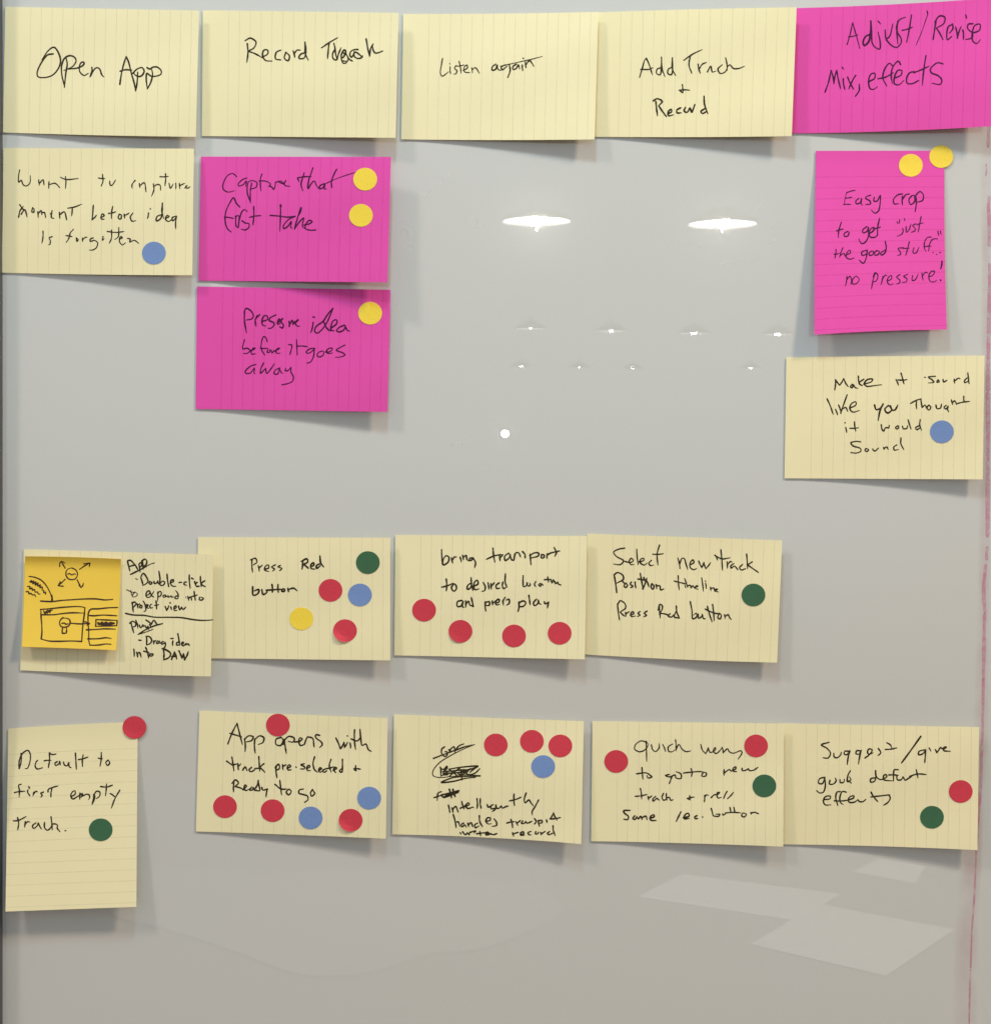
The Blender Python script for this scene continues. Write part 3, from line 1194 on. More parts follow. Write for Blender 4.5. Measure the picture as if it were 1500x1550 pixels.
380,755 430,735 425,715 390,745 410,775 450,770 470,760 480,770
515,670 520,730 515,780
550,670 550,730 560,775
625,735 635,765 660,750
690,735 665,750 670,780 715,770
720,740 715,780 680,810
715,740 730,775 750,775 775,750
775,750 790,772 830,755 855,750
915,620 920,745
865,695 990,655
1045,610 1025,680 1035,715 1075,685 1100,720 1125,750
1180,685 1140,760 1110,810 1110,845
-
258,840 275,900 290,985
280,930 310,920 330,970
370,935 345,950 350,975 385,955 400,980
415,935 425,975
420,955 450,930 470,975
520,935 490,955 500,985 535,965
540,855 545,920 575,975
615,915 655,905 660,880 625,880 610,915 640,945 670,940
700,890 725,925 725,960 680,970
-
880,895 900,985
835,935 920,920
935,920 955,960
945,935 985,905
1010,910 995,935 1020,940 1040,920
1040,920 1055,935 1110,915
1135,885 1155,920 1135,945
1175,905 1190,970
1175,910 1215,905 1215,930 1185,935
1265,900 1270,930
1305,890 1340,825
1340,825 1380,905
1300,890 1415,875
-
335,1040 345,1055
360,1030 390,1060 410,1040
410,1040 430,1060 435,1030
440,1035 500,1020 480,1045
545,1025 555,1070
510,1050 600,1040 650,1045
610,1060 640,1040 620,1030 610,1060 650,1060
660,1050 690,1060 735,1045
-
900,1040 910,1075
905,1055 960,1035
985,1055 1020,1050 1015,1030 985,1040 985,1065 1025,1065
1095,1025 1065,1040 1075,1060 1100,1062
1150,1025 1145,1050 1170,1050 1178,1030
1200,1035 1210,1065
1205,1050 1250,1025
1300,1025 1275,1045 1290,1060 1330,1045
1335,965 1340,1020 1360,1070
#R
@ 935 1110 6.818 1.6
300,95 240,78 180,120 175,165 230,190 290,160 310,110 285,85
290,80 295,180 297,290
345,118 360,170 390,188 425,150 425,105
462,115 492,188
565,110 520,140 525,185 560,190 590,170
595,68 600,120 600,180
600,165 630,115 660,160 700,188 750,182
-
855,115 870,170 905,210
905,210 930,150
930,150 950,195 980,190 1010,160 1005,145 985,180 1010,208 1050,180 1075,145
1075,145 1085,200
1085,200 1130,160 1150,190 1190,205 1270,180 1280,200 1240,265
-
@ 935 1110 6.818 1.8
248,350 252,410 258,475
192,418 290,408 330,430 350,450 310,460 300,435
-
530,425 490,435 530,450 560,440
560,440 545,480 530,520
560,440 590,430 600,460 650,465 650,420 600,395
675,410 760,400 850,395 880,400
755,365 765,405 758,448
880,400 865,440 905,440 912,410 880,400
-
1095,375 1095,435
1095,410 1150,375 1170,395
1175,385 1215,365 1215,345 1185,365 1190,390 1225,395
1280,360 1285,385 1320,380 1345,365
1345,365 1360,385 1400,380 1445,350
-
232,570 245,680
180,650 300,630
310,650 320,690
315,670 350,645
390,650 360,680 365,700 400,670
400,670 425,690
470,620 455,660 470,690 500,680
500,620 505,690
505,665 530,660 545,690 570,685
740,645 745,685
745,685 715,670
715,672 790,658
-
895,640 890,710
892,660 915,635 935,640
962,665 985,640 1010,630
1020,640 1050,610 1030,610 1020,640 1035,668 1065,660
1125,600 1090,675
1190,610 1130,675
-
@ 935 1110 6.818 2.1
125,795 60,800 65,820 110,860 100,890 60,885
175,850 155,880 175,890 195,860
195,860 210,885
215,880 235,855 250,890
250,870 290,855 300,890
330,875 375,860 370,840 335,860 340,895 395,900
-
650,810 625,860 602,910
675,870 735,855 725,825 690,845 685,880 740,880
815,850 790,865 800,880 825,878
872,862 876,868
-
@ 935 1110 6.818 1.8
962,775 975,820 985,850 1040,855 1050,835 1010,835
1080,830 1085,845 1110,830
1155,765 1165,820
1195,765 1205,820
1110,822 1270,822
1290,820 1275,850 1305,862 1325,835 1290,820
1370,815 1375,835
1372,825 1410,815 1450,830
#S
@ 1230 1110 6.977 1.9
170,95 90,122 150,160 185,210 160,260 105,258
220,210 225,250 255,258 290,230 300,200
385,190 335,190 330,220 360,225 390,185
390,185 370,260 362,330
505,185 460,185 455,215 485,220 510,180
510,180 490,260 480,325
550,260 600,220 625,175 590,165 575,200 590,220 635,205
690,160 715,205 685,235
780,100 820,125 830,150
765,170 885,153
-
@ 1230 1110 6.977 2.2
1138,32 1040,170 935,312
@ 1230 1110 6.977 1.9
1175,175 1120,190 1115,225 1160,215 1190,170
1190,170 1185,240 1180,308
1225,155 1245,190
1290,170 1305,205
1305,205 1345,145
1345,150 1380,165 1410,145 1385,145 1380,180 1450,190
-
125,465 70,480 60,525 100,530 125,470
125,470 130,560 110,620 75,630 38,605
180,495 175,535 215,535 245,500 235,470
285,490 290,520 325,515 330,485
395,395 370,440 365,510 400,490 385,460
370,500 405,525
-
655,470 610,480 610,515 650,505 665,450 660,395
660,395 665,450 700,485 735,485 780,455 770,435 745,450 750,490 800,500 850,500
900,385 860,385 850,430 850,505
800,440 900,445
885,450 890,490 930,490 950,460
950,460 975,495 1000,480 1040,460
1090,385 1100,430 1108,470
1020,455 1100,430 1195,435
-
115,700 180,690 185,665 130,670 110,720 130,755 190,755
290,615 255,620 240,680 262,760
225,712 370,705
350,620 310,615 285,670 290,730 320,752
370,705 430,680 430,660 390,670 370,705 390,730 440,725 475,700
475,700 490,720 530,720 560,695
612,620 640,670 685,722
610,672 700,662 805,650
805,650 815,690 790,730 745,760
#Z
@ 30 835 9.375 1.6
745,232 800,260 825,320 800,380 745,398 690,380 660,325 675,260 720,235 750,230
685,318 715,312 745,332 775,315 800,322
-
650,238 600,150 590,138
572,212 575,165 595,138
595,138 650,165
852,252 930,200 1000,160
915,172 1000,160
1000,160 990,215
648,392 600,440 552,480
580,425 550,480
550,480 632,490
820,402 850,460 875,510
845,475 875,510
875,510 900,480 908,445
-
135,350 220,365 310,405 380,480 430,570 460,650 462,705
@ 30 835 9.375 2.4
455,620 465,660 460,700
@ 30 835 9.375 1.7
145,430 175,405 165,440 205,415 190,455 235,430 225,475 265,445 260,490 300,470 290,515 325,500 325,545 345,550 345,585 370,570 372,605
160,420 200,440 250,460 300,500
115,495 150,495 145,530 180,515 185,550 215,535 225,575 255,570 265,595 295,605
95,570 125,565 140,600 165,590 185,615 215,610 230,640
-
@ 30 835 9.375 1.8
300,702 460,708 600,692 750,682 900,672 1080,670 1220,685 1325,678
-
300,820 430,810 640,788 860,780 930,795
930,795 920,900 900,1050 890,1180 885,1275
885,1275 750,1268 550,1272 420,1268 310,1240
310,1240 320,1150 318,1040 308,920 305,825
320,895 480,895 600,880 740,868 920,872
345,840 360,875 385,845 395,875 420,845 435,870 440,835
400,835 470,828
375,850 370,885
-
620,935 590,960 570,1010 590,1060 640,1072 690,1060 720,1010 710,965 670,945 610,945
605,1020 635,1012 660,1030 695,1022
612,1090 608,1158
608,1158 665,1155
665,1155 670,1088
725,1015 850,1025 990,1020
930,995 995,1020
995,1020 955,1045
-
1395,792 1250,798 1120,812 1010,820 980,870 975,1000 985,1150 985,1260 1000,1328
1000,1328 1120,1325 1230,1310 1300,1315
980,905 1060,910 1180,900 1385,910
1085,965 1230,970 1385,975
1385,975 1380,1050
1380,1050 1220,1055 1080,1060
1080,1060 1085,965
950,1110 1080,1105 1200,1095 1365,1100
970,1238 1120,1235 1230,1222 1305,1232
@ 30 835 9.375 2.6
1115,1010 1150,1025 1170,1000 1200,1025 1230,1005 1260,1028 1290,1008 1350,1015
1120,1028 1345,1022'''
parse()

# ------------------------------------------------------------------ paper sheets
class Sheet:
    """a sheet of paper; side = 'left' or 'top' is the gummed edge, lift in metres at the free edge"""
    def __init__(s, tl, tr, br, bl, side, lift, base=.0010, bow=(0, 0, 0, 0), power=1.5, twist=0.0, wave=.0003, under=None, top_curl=0.0, seed=0):
        s.c = (tl, tr, br, bl); s.side = side; s.lift = lift; s.base = base; s.bow = bow; s.power = power
        s.twist = twist; s.wave = wave; s.under = under; s.top_curl = top_curl; s.seed = seed
    def pos(s, u, v):
        (ax, ay), (bx, by), (cx, cy), (dx, dy) = s.c
        x = (ax*(1-u)+bx*u)*(1-v)+(dx*(1-u)+cx*u)*v
        y = (ay*(1-u)+by*u)*(1-v)+(dy*(1-u)+cy*u)*v
        k = 4*u*(1-u); q = 4*v*(1-v)
        y += (s.bow[0]*(1-v)+s.bow[2]*v)*k; x += (s.bow[3]*(1-u)+s.bow[1]*u)*q
        return x, y
    def inv(s, px, py):
        u = v = .5
        for _ in range(12):
            x, y = s.pos(u, v); e = 1e-3
            xu, yu = s.pos(u+e, v); xv, yv = s.pos(u, v+e)
            a, b_, c_, d = (xu-x)/e, (xv-x)/e, (yu-y)/e, (yv-y)/e; det = a*d-b_*c_
            rx, ry = px-x, py-y
            u += (rx*d-b_*ry)/det; v += (a*ry-rx*c_)/det
        return u, v
    def h(s, u, v):
        uu, vv = min(1, max(0, u)), min(1, max(0, v))
        t, w = (uu, vv) if s.side == 'left' else (vv, uu)
        g = .06
        z = s.base + s.lift*max(0, (t-g)/(1-g))**s.power*(1+s.twist*(w-.5)*2)
        z += s.wave*math.sin(3.1*t+2.3*w*math.pi+s.seed)*min(1, t*2)
        z += s.top_curl*max(0, 1-t/.13)**2
        if s.under is not None:
            x, y = s.pos(uu, vv); z += s.under.hp(x, y)
        return max(z, .0003)
    def hp(s, px, py): return s.h(*s.inv(px, py))
    def at(s, px, py, up): return wpt(px, py, s.hp(px, py)+up)

def build_sheet(name, sh, mat, label, cat, group, W, H, nu=30, nv=20):
    cx, cy = sh.pos(.5, .5); org = wpt(cx, cy, 0)
    root = empty(name, org); tag(root, label, cat, group)
    vs, uv, fs = [], [], []; T = .00022
    for k in (0, 1):
        for j in range(nv+1):
            for i in range(nu+1):
                u, v = i/nu, j/nv; x, y = sh.pos(u, v)
                vs.append(wpt(x, y, sh.h(u, v)-k*T)); c_ = u*W if sh.side == 'left' else v*H
                uv.append((c_/1000, (v*H if sh.side == 'left' else u*W)/1000))
    N = (nu+1)*(nv+1); idx = lambda i, j, k: k*N+j*(nu+1)+i
    for j in range(nv):
        for i in range(nu):
            fs.append((idx(i, j, 0), idx(i, j+1, 0), idx(i+1, j+1, 0), idx(i+1, j, 0)))
            fs.append((idx(i, j, 1), idx(i+1, j, 1), idx(i+1, j+1, 1), idx(i, j+1, 1)))
    rim = [(i, 0) for i in range(nu)]+[(nu, j) for j in range(nv)]+[(i, nv) for i in range(nu, 0, -1)]+[(0, j) for j in range(nv, 0, -1)]
    b0 = len(vs)
    for k in (0, 1):
        for i, j in rim: vs.append(vs[idx(i, j, k)]); uv.append(uv[idx(i, j, k)])
    m_ = len(rim)
    for q in range(m_): fs.append((b0+q, b0+(q+1) % m_, b0+m_+(q+1) % m_, b0+m_+q))
    mesh_obj('paper', vs, fs, mat, root, org, True, uv)
    return root, org
def write(key, sh, root, org, mat, part='handwriting'):
    rng = random.Random(key); k = 0
    for grp in INK[key]:
        if not grp: continue
        vs, fs = [], []
        for pts, w in grp:
            up = .00006+.0000015*(k % 12); k += 1
            ribbon(smooth_pts(pts, 1.1), w, rng, lambda x, y: sh.at(x, y, up), vs, fs)
        mesh_obj(part, vs, fs, mat, root, org)

LS = 'landscape yellow note cards'; PK = 'magenta pink note cards'; PT = 'portrait yellow note cards'
mm = .001
CARDS = [
 # key, tl, tr, br, bl, side, lift, twist, bow(top,right,bottom,left), material, label
 ('A', (8.5,10.2),(301.9,16),(297,207),(5.3,200.5),'left',6.5,.15,(0,0,1,0),'Y','pale yellow lined card in the top row reading Open App'),
 ('B', (307.6,15.4),(603.5,19.4),(599,208.6),(306,206),'left',9,.1,(0,0,0,0),'Y','pale yellow lined card in the top row reading Record Track with overwritten letters'),
 ('C', (610.7,21),(905.5,18),(899.7,211),(607.5,211),'left',6.5,.3,(1,0,1,0),'Y','pale yellow lined card in the top row reading Listen again, last word struck through'),
 ('D', (899,19),(1205.3,11),(1198,206),(895.5,207),'left',8,.1,(-1,0,1,0),'Y','yellow lined card in the top row reading Add Track + Record'),
 ('E', (1201,12.4),(1507,-3.5),(1501,191),(1197,202),'left',11,.1,(2,0,2,0),'P','magenta card in the top right corner reading Adjust/Revise Mix, effects'),
 ('F', (6,224),(294,225),(291.6,416.5),(3.8,412.7),'left',7,.2,(0,0,1,0),'Y','yellow lined card reading Want to capture moment before idea is forgotten'),
 ('G', (304.5,237),(592,237.5),(586.5,427.4),(300.7,424.8),'left',15,.1,(0,0,0,0),'P','magenta card reading Capture that first take, with two yellow dots'),
 ('H', (298.7,433.6),(591.3,438.7),(586.5,623.5),(296.5,619),'left',7,.1,(0,0,0,0),'P','magenta card reading Preserve idea before it goes away, with one yellow dot'),
 ('I', (1234.5,228.3),(1429,228),(1432.5,498.7),(1232.4,506.6),'top',9.5,-.1,(0,-1.5,-1.5,-.5),'P','upright magenta card reading Easy crop to get just the good stuff, no pressure'),
 ('J', (1189.8,540.5),(1489.5,538),(1486.8,725.7),(1187,724),'left',6,.1,(0,0,0,0),'Y','yellow lined card reading Make it sound like you thought it would sound'),
 ('L', (300,812.9),(590.8,813.9),(590.8,999.7),(300,996.2),'left',6,.2,(0,0,0,0),'Y','yellow lined card reading Press Red button'),
 ('K', (36.8,831),(323.5,839.7),(319.8,1023.9),(31.3,1014.6),'left',7,.2,(0,0,1,0),'Y','yellow lined card reading App, Double-click, with an amber sketch note stuck on it'),
 ('N', (889,807.7),(1183.5,818),(1175.8,1003),(883,990.5),'left',6,.2,(0,0,1.5,0),'Y','yellow lined card reading Select new track, Position timeline, Press Red button'),
 ('M', (598.8,809.6),(888.3,811.3),(885,998),(597,992),'left',6.5,.2,(0,0,0,0),'Y','yellow lined card reading bring transport to desired location and press play'),
 ('O', (13.2,1103),(209,1093),(207,1372.7),(9,1379.8),'top',10,0,(-1.5,0,0,0),'Y','upright yellow lined card at the lower left reading Default to first empty track'),
 ('P', (302.4,1075.4),(587,1086.8),(584.3,1269.5),(297,1258.5),'left',6,.2,(0,0,-.5,0),'Y','yellow lined card reading App opens with track pre-selected + Ready to go'),
 ('Q', (596.6,1081.3),(883.6,1091.6),(879.7,1277.6),(593.9,1263),'left',6.5,.3,(0,0,-2.5,0),'Y','yellow lined card with crossed out words above Intelligently handles transport'),
 ('S', (1180,1094.8),(1481.3,1100.5),(1478.7,1286.8),(1179,1278),'left',6,.2,(0,0,-1.5,0),'Y','yellow lined card at the lower right reading Suggest/give good default effects'),
 ('R', (896.6,1091.3),(1186,1095.2),(1185,1281.6),(894.5,1273.3),'left',6,.2,(0,0,-1,0),'Y','yellow lined card reading Quick news to go to new track + press same rec. button'),
]
SH = {}
for i, (key, tl, tr, br, bl, side, lift, tw, bow, mt, label) in enumerate(CARDS):
    sh = Sheet(tl, tr, br, bl, side, lift*mm, twist=tw, bow=bow, seed=i*1.7, power=1.35 if side == 'left' else 1.2)
    SH[key] = sh
    W, H = (293, 190) if side == 'left' else (200, 272)
    nm = 'pink_note_card' if mt == 'P' else 'yellow_note_card'
    grp = PK if mt == 'P' else (LS if side == 'left' else None)
    root, org = build_sheet(nm, sh, M_PNK if mt == 'P' else M_YEL, label, 'note card', grp, W, H, *((30, 20) if side == 'left' else (20, 30)))
    write(key, sh, root, org, M_INKP if mt == 'P' else M_INK)
# square sticky note lying on the App card
sh = Sheet((38.6, 842), (183.8, 846.2), (176.2, 984.2), (34, 979), 'top', 5*mm, base=.0007, bow=(-.8, 1.2, -.3, .5), power=1.6, under=SH['K'], top_curl=.0022, seed=2)
SH['Z'] = sh
root, org = build_sheet('sticky_note', sh, M_STK, 'square amber sticky note with ink sketches, stuck on the App card', 'sticky note', None, 150, 140, 24, 24)
write('Z', sh, root, org, M_INKS, 'drawing')

# ------------------------------------------------------------------ round dot stickers
def dot(px, py, col, key, label, up=.00014, r=(18.0, 17.2), edge=0):
    sh = SH[key]; n = 40; org = sh.at(px, py, up)
    vs = [sh.at(px, py, up+.00004)]; rng = random.Random(int(px*7+py))
    rot = rng.random()*6
    rings = (.5, .92, 1.0)
    def hh(x, y): return sh.hp(x, y)
    for q, rr in enumerate(rings):
        for k in range(n):
            a = 2*math.pi*k/n; x, y = px+math.cos(a)*r[0]*rr, py+math.sin(a)*r[1]*rr
            e = edge*max(0, math.cos(a-2.2))**3*rr**3
            vs.append(wpt(x, y, hh(x, y)+up+.00004+e-(.00001 if q == 2 else 0)))
    for k in range(n):
        a = 2*math.pi*k/n; x, y = px+math.cos(a)*r[0], py+math.sin(a)*r[1]
        e = edge*max(0, math.cos(a-2.2))**3
        vs.append(wpt(x, y, hh(x, y)+.00006+e))
    fs = [(0, 1+(k+1) % n, 1+k) for k in range(n)]
    for q in range(3):
        o_ = 1+q*n
        fs += [(o_+k, o_+(k+1) % n, o_+n+(k+1) % n, o_+n+k) for k in range(n)]
    ob = mesh_obj('dot_sticker', vs, fs, M_DOT[col], None, org, False)
    tag(ob, label, 'dot sticker', col+' dot stickers'); return ob
DOTS = [
 (233.5,383,'blue','F','round blue sticker under the word forgotten'),
 (553,271.2,'yellow','G','round yellow sticker beside the word that, upper of two on the pink card'),
 (546.5,326,'yellow','G','round yellow sticker right of the words first take, lower of two'),
 (560.5,474,'yellow','H','round yellow sticker at the upper right of the Preserve idea card, partly shaded'),
 (1378,250.3,'yellow','I','round yellow sticker wholly on the Easy crop card above the word crop'),
 (1424,237,'yellow','I','shaded yellow sticker hanging over the top right corner of the Easy crop card'),
 (1425,653.5,'blue','J','round blue sticker right of the words it would'),
 (557,851.5,'green','L','round dark green sticker at the top right of the Press Red button card'),
 (500.5,893.5,'red','L','round red sticker between the word button and the blue sticker'),
 (545,900.5,'blue','L','round blue sticker below the green one on the Press Red button card'),
 (456.5,936.5,'yellow','L','pale yellow sticker alone below the word button'),
 (522.5,954.5,'red','L','round red sticker lowest on the Press Red button card, its edge peeling'),
 (642,923.5,'red','M','red sticker farthest left and highest of four on the bring transport card'),
 (697,955.5,'red','M','second red sticker from the left on the bring transport card'),
 (778,962.5,'red','M','red sticker lowest of four, under the words press play'),
 (847,958.5,'red','M','red sticker farthest right on the bring transport card'),
 (1140,900.5,'green','N','round green sticker right of the words Position timeline'),
 (204,1101,'red','O','red sticker hanging over the top right corner of the Default card'),
 (153,1256,'green','O','dark green sticker right of the word track on the Default card'),
 (421,1097.5,'red','P','red sticker at the top edge above the words App opens'),
 (341,1221,'red','P','red sticker at the lower left corner of the App opens card'),
 (413,1227,'red','P','red sticker just below the word Ready on the App opens card'),
 (470.5,1238,'blue','P','blue sticker between two red ones at the bottom of the App opens card'),
 (531,1241.5,'red','P','red sticker at the bottom right of the App opens card, peeling at its edge'),
 (559,1208,'blue','P','blue sticker close to the right edge of the App opens card'),
 (750.5,1127.5,'red','Q','leftmost red sticker beside the crossed out words'),
 (805,1122,'red','Q','middle red sticker above and left of the blue one on the crossed out card'),
 (848,1129,'red','Q','rightmost red sticker near the corner of the crossed out card'),
 (822,1160.3,'blue','Q','blue sticker below the three red ones on the crossed out card'),
 (932.5,1152.5,'red','R','red sticker at the left of the word Quick'),
 (1144,1129,'red','R','red sticker at the top right of the Quick news card'),
 (1156.5,1189.5,'green','R','dark green sticker at the right edge of the Quick news card'),
 (1453.5,1198,'red','S','red sticker at the right edge of the Suggest card'),
 (1410,1237,'green','S','dark green sticker below the red one on the Suggest card'),
]
PEEL = {(522.5, 954.5): .0016, (531, 1241.5): .0014, (204, 1101): .0006, (697, 955.5): .0006}
for px, py, col, key, label in DOTS:
    dot(px, py, col, key, label, edge=PEEL.get((px, py), .0001))

# ------------------------------------------------------------------ marks on the board itself
def board_put(up): return lambda x, y: wpt(x, y, up)
M_MARK, t, b = new_mat('worn_pink_marker')
b.inputs['Base Color'].default_value = (.64, .22, .38, 1); b.inputs['Roughness'].default_value = .5
t.links.new(math_n(t, 'ADD', math_n(t, 'MULTIPLY', ramp(t, noise(t, 130, 4, .6), .32, .62), .40), .12), b.inputs['Alpha'])
vs, fs = [], []; rng = random.Random(3)
for pts, w in [([(1495.5,190),(1495.5,205),(1495,222)], 4), ([(1492,248),(1491.5,266)], 1.6), ([(1496.5,298),(1495.5,312),(1496.5,330),(1497,371)], 4.5),
               ([(1497.5,400),(1497,470),(1495,540),(1495,590)], 5), ([(1494.5,596),(1495,650),(1494.5,720),(1494.3,760),(1494,811)], 5), ([(1493.5,829),(1493,846)], 4),
               ([(1491.5,856),(1490.5,928)], 4.5), ([(1489.5,931),(1488.5,980),(1488,1028)], 4.5), ([(1487.8,1030),(1486.5,1103),(1484,1180),(1480,1240),(1477,1289)], 3.6),
               ([(1477,1289),(1474.5,1350),(1470.5,1410),(1468.5,1464)], 2.4), ([(1468.3,1467),(1467,1510),(1466,1575)], 2.4)]:
    ribbon(smooth_pts(pts, 5), w, rng, board_put(.00015), vs, fs, False)
mesh_obj('marker_line', vs, fs, M_MARK, board, O)
M_WASH, t, b = new_mat('faint_pink_tint')  # faint pink band along the marker line, fading out at its sides
b.inputs['Base Color'].default_value = (.56, .33, .38, 1); b.inputs['Roughness'].default_value = .5
uv = nd(t, 'ShaderNodeUVMap'); sp = nd(t, 'ShaderNodeSeparateXYZ'); t.links.new(uv.outputs[0], sp.inputs[0])
ed = math_n(t, 'MULTIPLY', math_n(t, 'MULTIPLY', sp.outputs[0], math_n(t, 'SUBTRACT', 1.0, sp.outputs[0])), 4.0)
ed2 = math_n(t, 'MINIMUM', math_n(t, 'MULTIPLY', math_n(t, 'MULTIPLY', sp.outputs[1], math_n(t, 'SUBTRACT', 1.0, sp.outputs[1])), 12.0), 1.0)
t.links.new(math_n(t, 'MULTIPLY', math_n(t, 'MULTIPLY', ed, ed2), math_n(t, 'MULTIPLY', ramp(t, noise(t, 30, 4), .25, .7), .24)), b.inputs['Alpha'])
vs, fs, uvs = [], [], []
PATH = [(1493, 170, 26), (1493, 400, 18), (1492, 700, 20), (1489, 900, 20), (1484, 1100, 26), (1470, 1290, 34), (1462, 1420, 40), (1460, 1600, 40)]
for i, (x, y, w) in enumerate(PATH):
    for k in (0, 1): vs.append(wpt(x+(k*2-1)*w/2, y, .0001)); uvs.append((k, i/(len(PATH)-1)))
fs = [(2*i, 2*i+2, 2*i+3, 2*i+1) for i in range(len(PATH)-1)]
mesh_obj('pink_tint_band', vs, fs, M_WASH, board, O, False, uvs)
M_SMU, t, b = new_mat('pale_eraser_residue')
b.inputs['Base Color'].default_value = (.86, .86, .84, 1); b.inputs['Roughness'].default_value = .7
t.links.new(math_n(t, 'MULTIPLY', ramp(t, noise(t, 260, 3, .6), .35, .65), .26), b.inputs['Alpha'])
for pts, w in [([(1149,314),(1156,310),(1163,308)], 4), ([(1166,366),(1171,364),(1176,362)], 5), ([(1030,367),(1037,364)], 4), ([(1000,374),(1006,372)], 3),
               ([(716,334),(722,338),(726,342)], 9), ([(683,674),(690,673),(701,671)], 3), ([(1082,400),(1108,396),(1150,390)], 3), ([(1168,345),(1190,343)], 2),
               ([(640,300),(660,280),(684,262)], 3), ([(612,336),(616,352),(622,376)], 9), ([(1060,372),(1064,368)], 4)]:
    vs, fs = [], []; ribbon(smooth_pts(pts, 3), w, rng, board_put(.00012), vs, fs, True); mesh_obj('smudge', vs, fs, M_SMU, board, O)

# ------------------------------------------------------------------ the room the board mirrors
def mirrored(px, py, L):
    """point of the room that the board mirrors at this photo pixel, L metres of light path from the camera"""
    return Vector(((px-CX)*S*L/D, -(L-D), ZC+(CY-py)*S*L/D))
def lathe(prof, n, c):
    vs, fs = [], []
    for r_, z in prof:
        for k in range(n): a = 2*math.pi*k/n; vs.append((c[0]+r_*math.cos(a), c[1]+r_*math.sin(a), c[2]+z))
    for j in range(len(prof)-1):
        for k in range(n): fs.append((j*n+k, j*n+(k+1) % n, (j+1)*n+(k+1) % n, (j+1)*n+k))
    return vs, fs
E_SH = {1: emis('bright_shade_lining', (1, .96, .88), 14), 2: emis('dim_shade_lining', (1, .95, .86), 1.6), 3: emis('far_shade_lining', (1, .95, .86), .6)}
E_BULB = emis('bulb_glass_lit', (1, .90, .76), 260)
E_FAR = emis('far_bulb_glass_lit', (1, .98, .94), 75)
def pendant(px, py, row, rad, bulb, label):
    c = mirrored(px, py, 7.0*row); root = empty('pendant_lamp', tuple(c)); tag(root, label, 'lamp', 'pendant lamps mirrored in the board')
    o_ = tuple(c)
    v, f = lathe([(.02, .075), (.05, .07), (rad*.7, .035), (rad, .006), (rad, -.008)], 32, c); mesh_obj('lamp_shade', v, f, M_METAL, root, o_, True)
    v, f = lathe([(rad*.985, .0), (rad*.6, .02), (.03, .03)], 32, c); mesh_obj('shade_lining', v, f, E_SH[row], root, o_, True)
    v, f = lathe([(bulb*.5, .028), (bulb*.95, .01), (bulb, -bulb*.08), (bulb*.86, -bulb*.3), (bulb*.5, -bulb*.5), (.002, -bulb*.58)], 24, c); mesh_obj('bulb', v, f, E_BULB if row == 1 else E_FAR, root, o_, True)
    v, f = lathe([(.004, -bulb*.57), (.004, -bulb*.57-.018), (.001, -bulb*.57-.020)], 8, c)
    if row == 1:
        mesh_obj('finial', v, f, E_BULB, root, o_)
        v, f = lathe([(.040, .036), (.030, .048), (.012, .056), (.006, .070), (.005, .082), (.001, .086)], 24, c)
        mesh_obj('halo_hump', v, f, E_SH[1], root, o_, True)  # lit hump added to imitate the halo above the shade
    v, f = lathe([(.012, .074), (.012, .10), (.002, .11), (.0015, 1.2)], 12, c); mesh_obj('cord', v, f, M_METAL, root, o_)
P_ = [(812,333,1,.157,.050,'larger bright pendant lamp mirrored on the board, left of its twin'),
      (1093,337.5,1,.157,.040,'bright pendant lamp mirrored right of centre, level with the other large one'),
      (803,497,2,.150,.012,'small far lamp mirrored leftmost in the upper row of four'),
      (925,500.5,2,.150,.020,'small far lamp mirrored second from left in the upper row of four'),
      (1050,504,2,.150,.026,'small far lamp mirrored third from left in the upper row of four'),
      (1177,505.5,2,.150,.027,'small far lamp mirrored rightmost in the upper row, near the pink card'),
      (789,554,3,.150,.022,'tiny lamp mirrored leftmost in the lowest row'),
      (876.5,555.5,3,.150,.017,'tiny lamp mirrored second from left in the lowest row'),
      (957.5,557.5,3,.150,.017,'tiny lamp mirrored third from left in the lowest row'),
      (1135.5,557,3,.150,.022,'tiny lamp mirrored rightmost in the lowest row, left of the Make it sound card')]
for a in P_: pendant(*a)

# the phone's little light, beside the lens
c = mirrored(764.5, 656.5, 2*D); c.y = -D-.004
root = empty('phone_light', tuple(c)); tag(root, 'small white phone light mirrored as a bright spot in the middle of the board', 'light')
def disc_y(rad, c, y0, y1, n=24):
    vs = [(c[0]+rad*math.cos(2*math.pi*k/n), y, c[2]+rad*math.sin(2*math.pi*k/n)) for y in (y0, y1) for k in range(n)]
    fs = [tuple(range(n)), tuple(range(2*n-1, n-1, -1))]+[(k, (k+1) % n, n+(k+1) % n, n+k) for k in range(n)]
    return vs, fs
v, f = disc_y(.0060, c, c.y, c.y-.0006); mesh_obj('lens_cover', v, f, emis('phone_light_glow', (1, 1, 1), 60), root, tuple(c))
v, f = disc_y(.0085, c, c.y-.0008, c.y-.004); mesh_obj('light_housing', v, f, M_DARK, root, tuple(c))

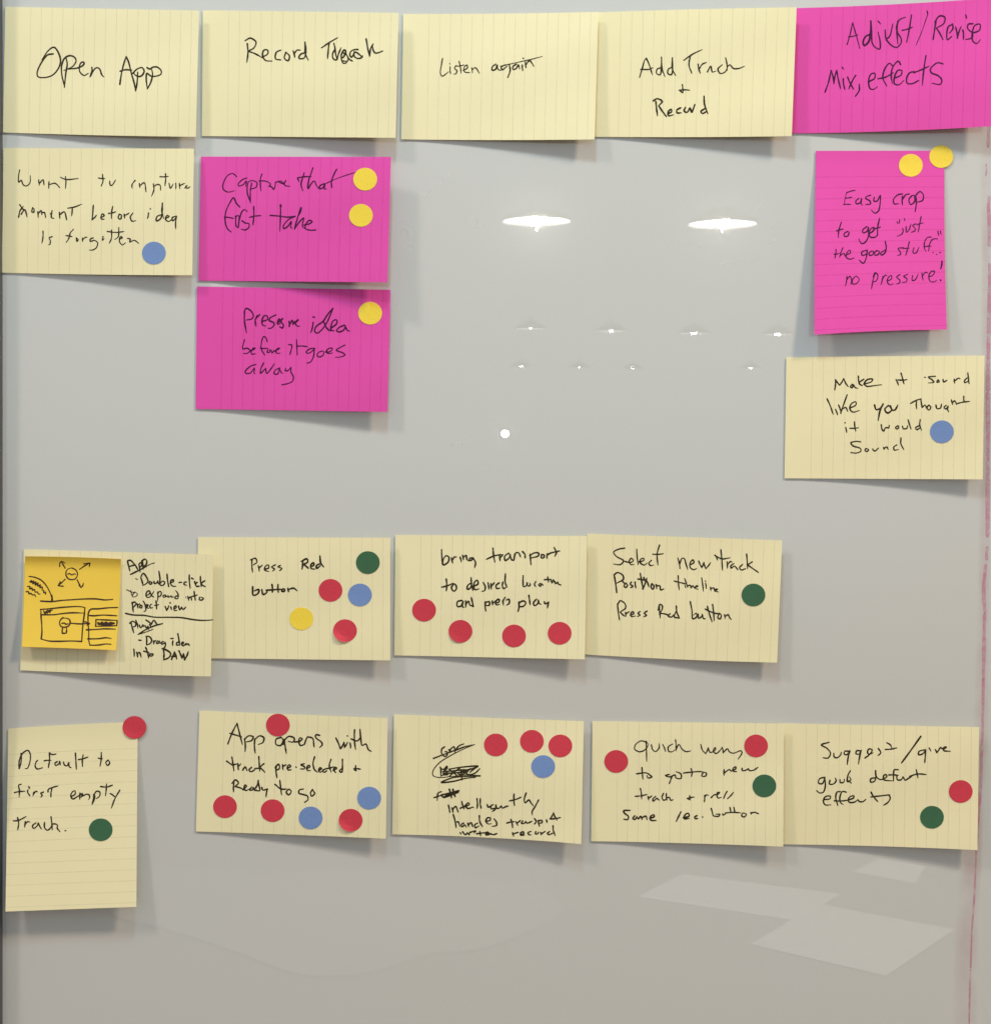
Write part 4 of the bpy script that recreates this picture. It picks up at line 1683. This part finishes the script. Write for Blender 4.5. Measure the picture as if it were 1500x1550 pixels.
# table with pale sheets, seen only in the board's gloss
TZ = .75
table = empty('table', (0.2, -1.6, 0)); tag(table, 'long brown table faintly mirrored along the bottom of the board', 'table')
v, f = box(-1.1, 1.5, -2.4, -.62, TZ-.03, TZ); mesh_obj('tabletop', v, f, M_TABLE, table, (0.2, -1.6, 0))
for x in (-1.0, 1.4):
    for y in (-2.3, -.72):
        v, f = box(x-.03, x+.03, y-.03, y+.03, 0, TZ-.0302); mesh_obj('leg', v, f, M_METAL, table, (0.2, -1.6, 0))
def on_table(px, py):
    L = (ZC-TZ)/((py-CY)*S/D); p = mirrored(px, py, L); return p
def flat_sheet(quad, up, label):
    ps = [on_table(*q) for q in quad]; vs = [(p.x, p.y, TZ+up) for p in ps]+[(p.x, p.y, TZ+up-.0006) for p in ps]
    c = sum((Vector(q) for q in vs[:4]), Vector())/4
    fs = [(0, 1, 2, 3), (7, 6, 5, 4)]+[(i, (i+1) % 4, 4+(i+1) % 4, 4+i) for i in range(4)]
    tag(mesh_obj('white_sheet', vs, fs, M_WPAPER, None, tuple(c)), label, 'paper', 'sheets of paper on the table')
flat_sheet([(966,1358),(1032,1324),(1272,1354),(1204,1394)], .0010, 'white sheet faintly mirrored just below the Quick news card')
flat_sheet([(1136,1431),(1238,1370),(1444,1409),(1340,1479)], .0022, 'brighter white sheet faintly mirrored nearest the lower right corner')
flat_sheet([(1290,1320),(1330,1300),(1400,1312),(1385,1338)], .0010, 'small pale sheet faintly mirrored below the Suggest card')

# unseen pale shape added on the table to make a brighter curved sheen
M_SHEEN = flat_mat('pale_grey_sheen_shape', (.235, .22, .20), .8, .12)
sheen_edge = smooth_pts([(120,1330),(170,1385),(250,1408),(350,1440),(460,1478),(560,1474),(650,1446),(720,1440),(800,1412),(850,1385),(830,1350),(700,1330),(540,1318),(420,1322),(260,1316)], 14)
ps = [on_table(*q) for q in sheen_edge]; c = sum(ps, Vector())/len(ps); n = len(ps)
vs = [(c.x, c.y, TZ+.004)]+[(p.x, p.y, TZ+.003) for p in ps]+[(p.x, p.y, TZ+.0003) for p in ps]
fs = [(0, 1+i, 1+(i+1) % n) for i in range(n)]+[(1+i, 1+n+i, 1+n+(i+1) % n, 1+(i+1) % n) for i in range(n)]
tag(mesh_obj('sheen_shape', vs, fs, M_SHEEN, None, (c.x, c.y, TZ)), 'pale wavy edged shape added on the table for a brighter sheen low on the board', 'sheen_shape')
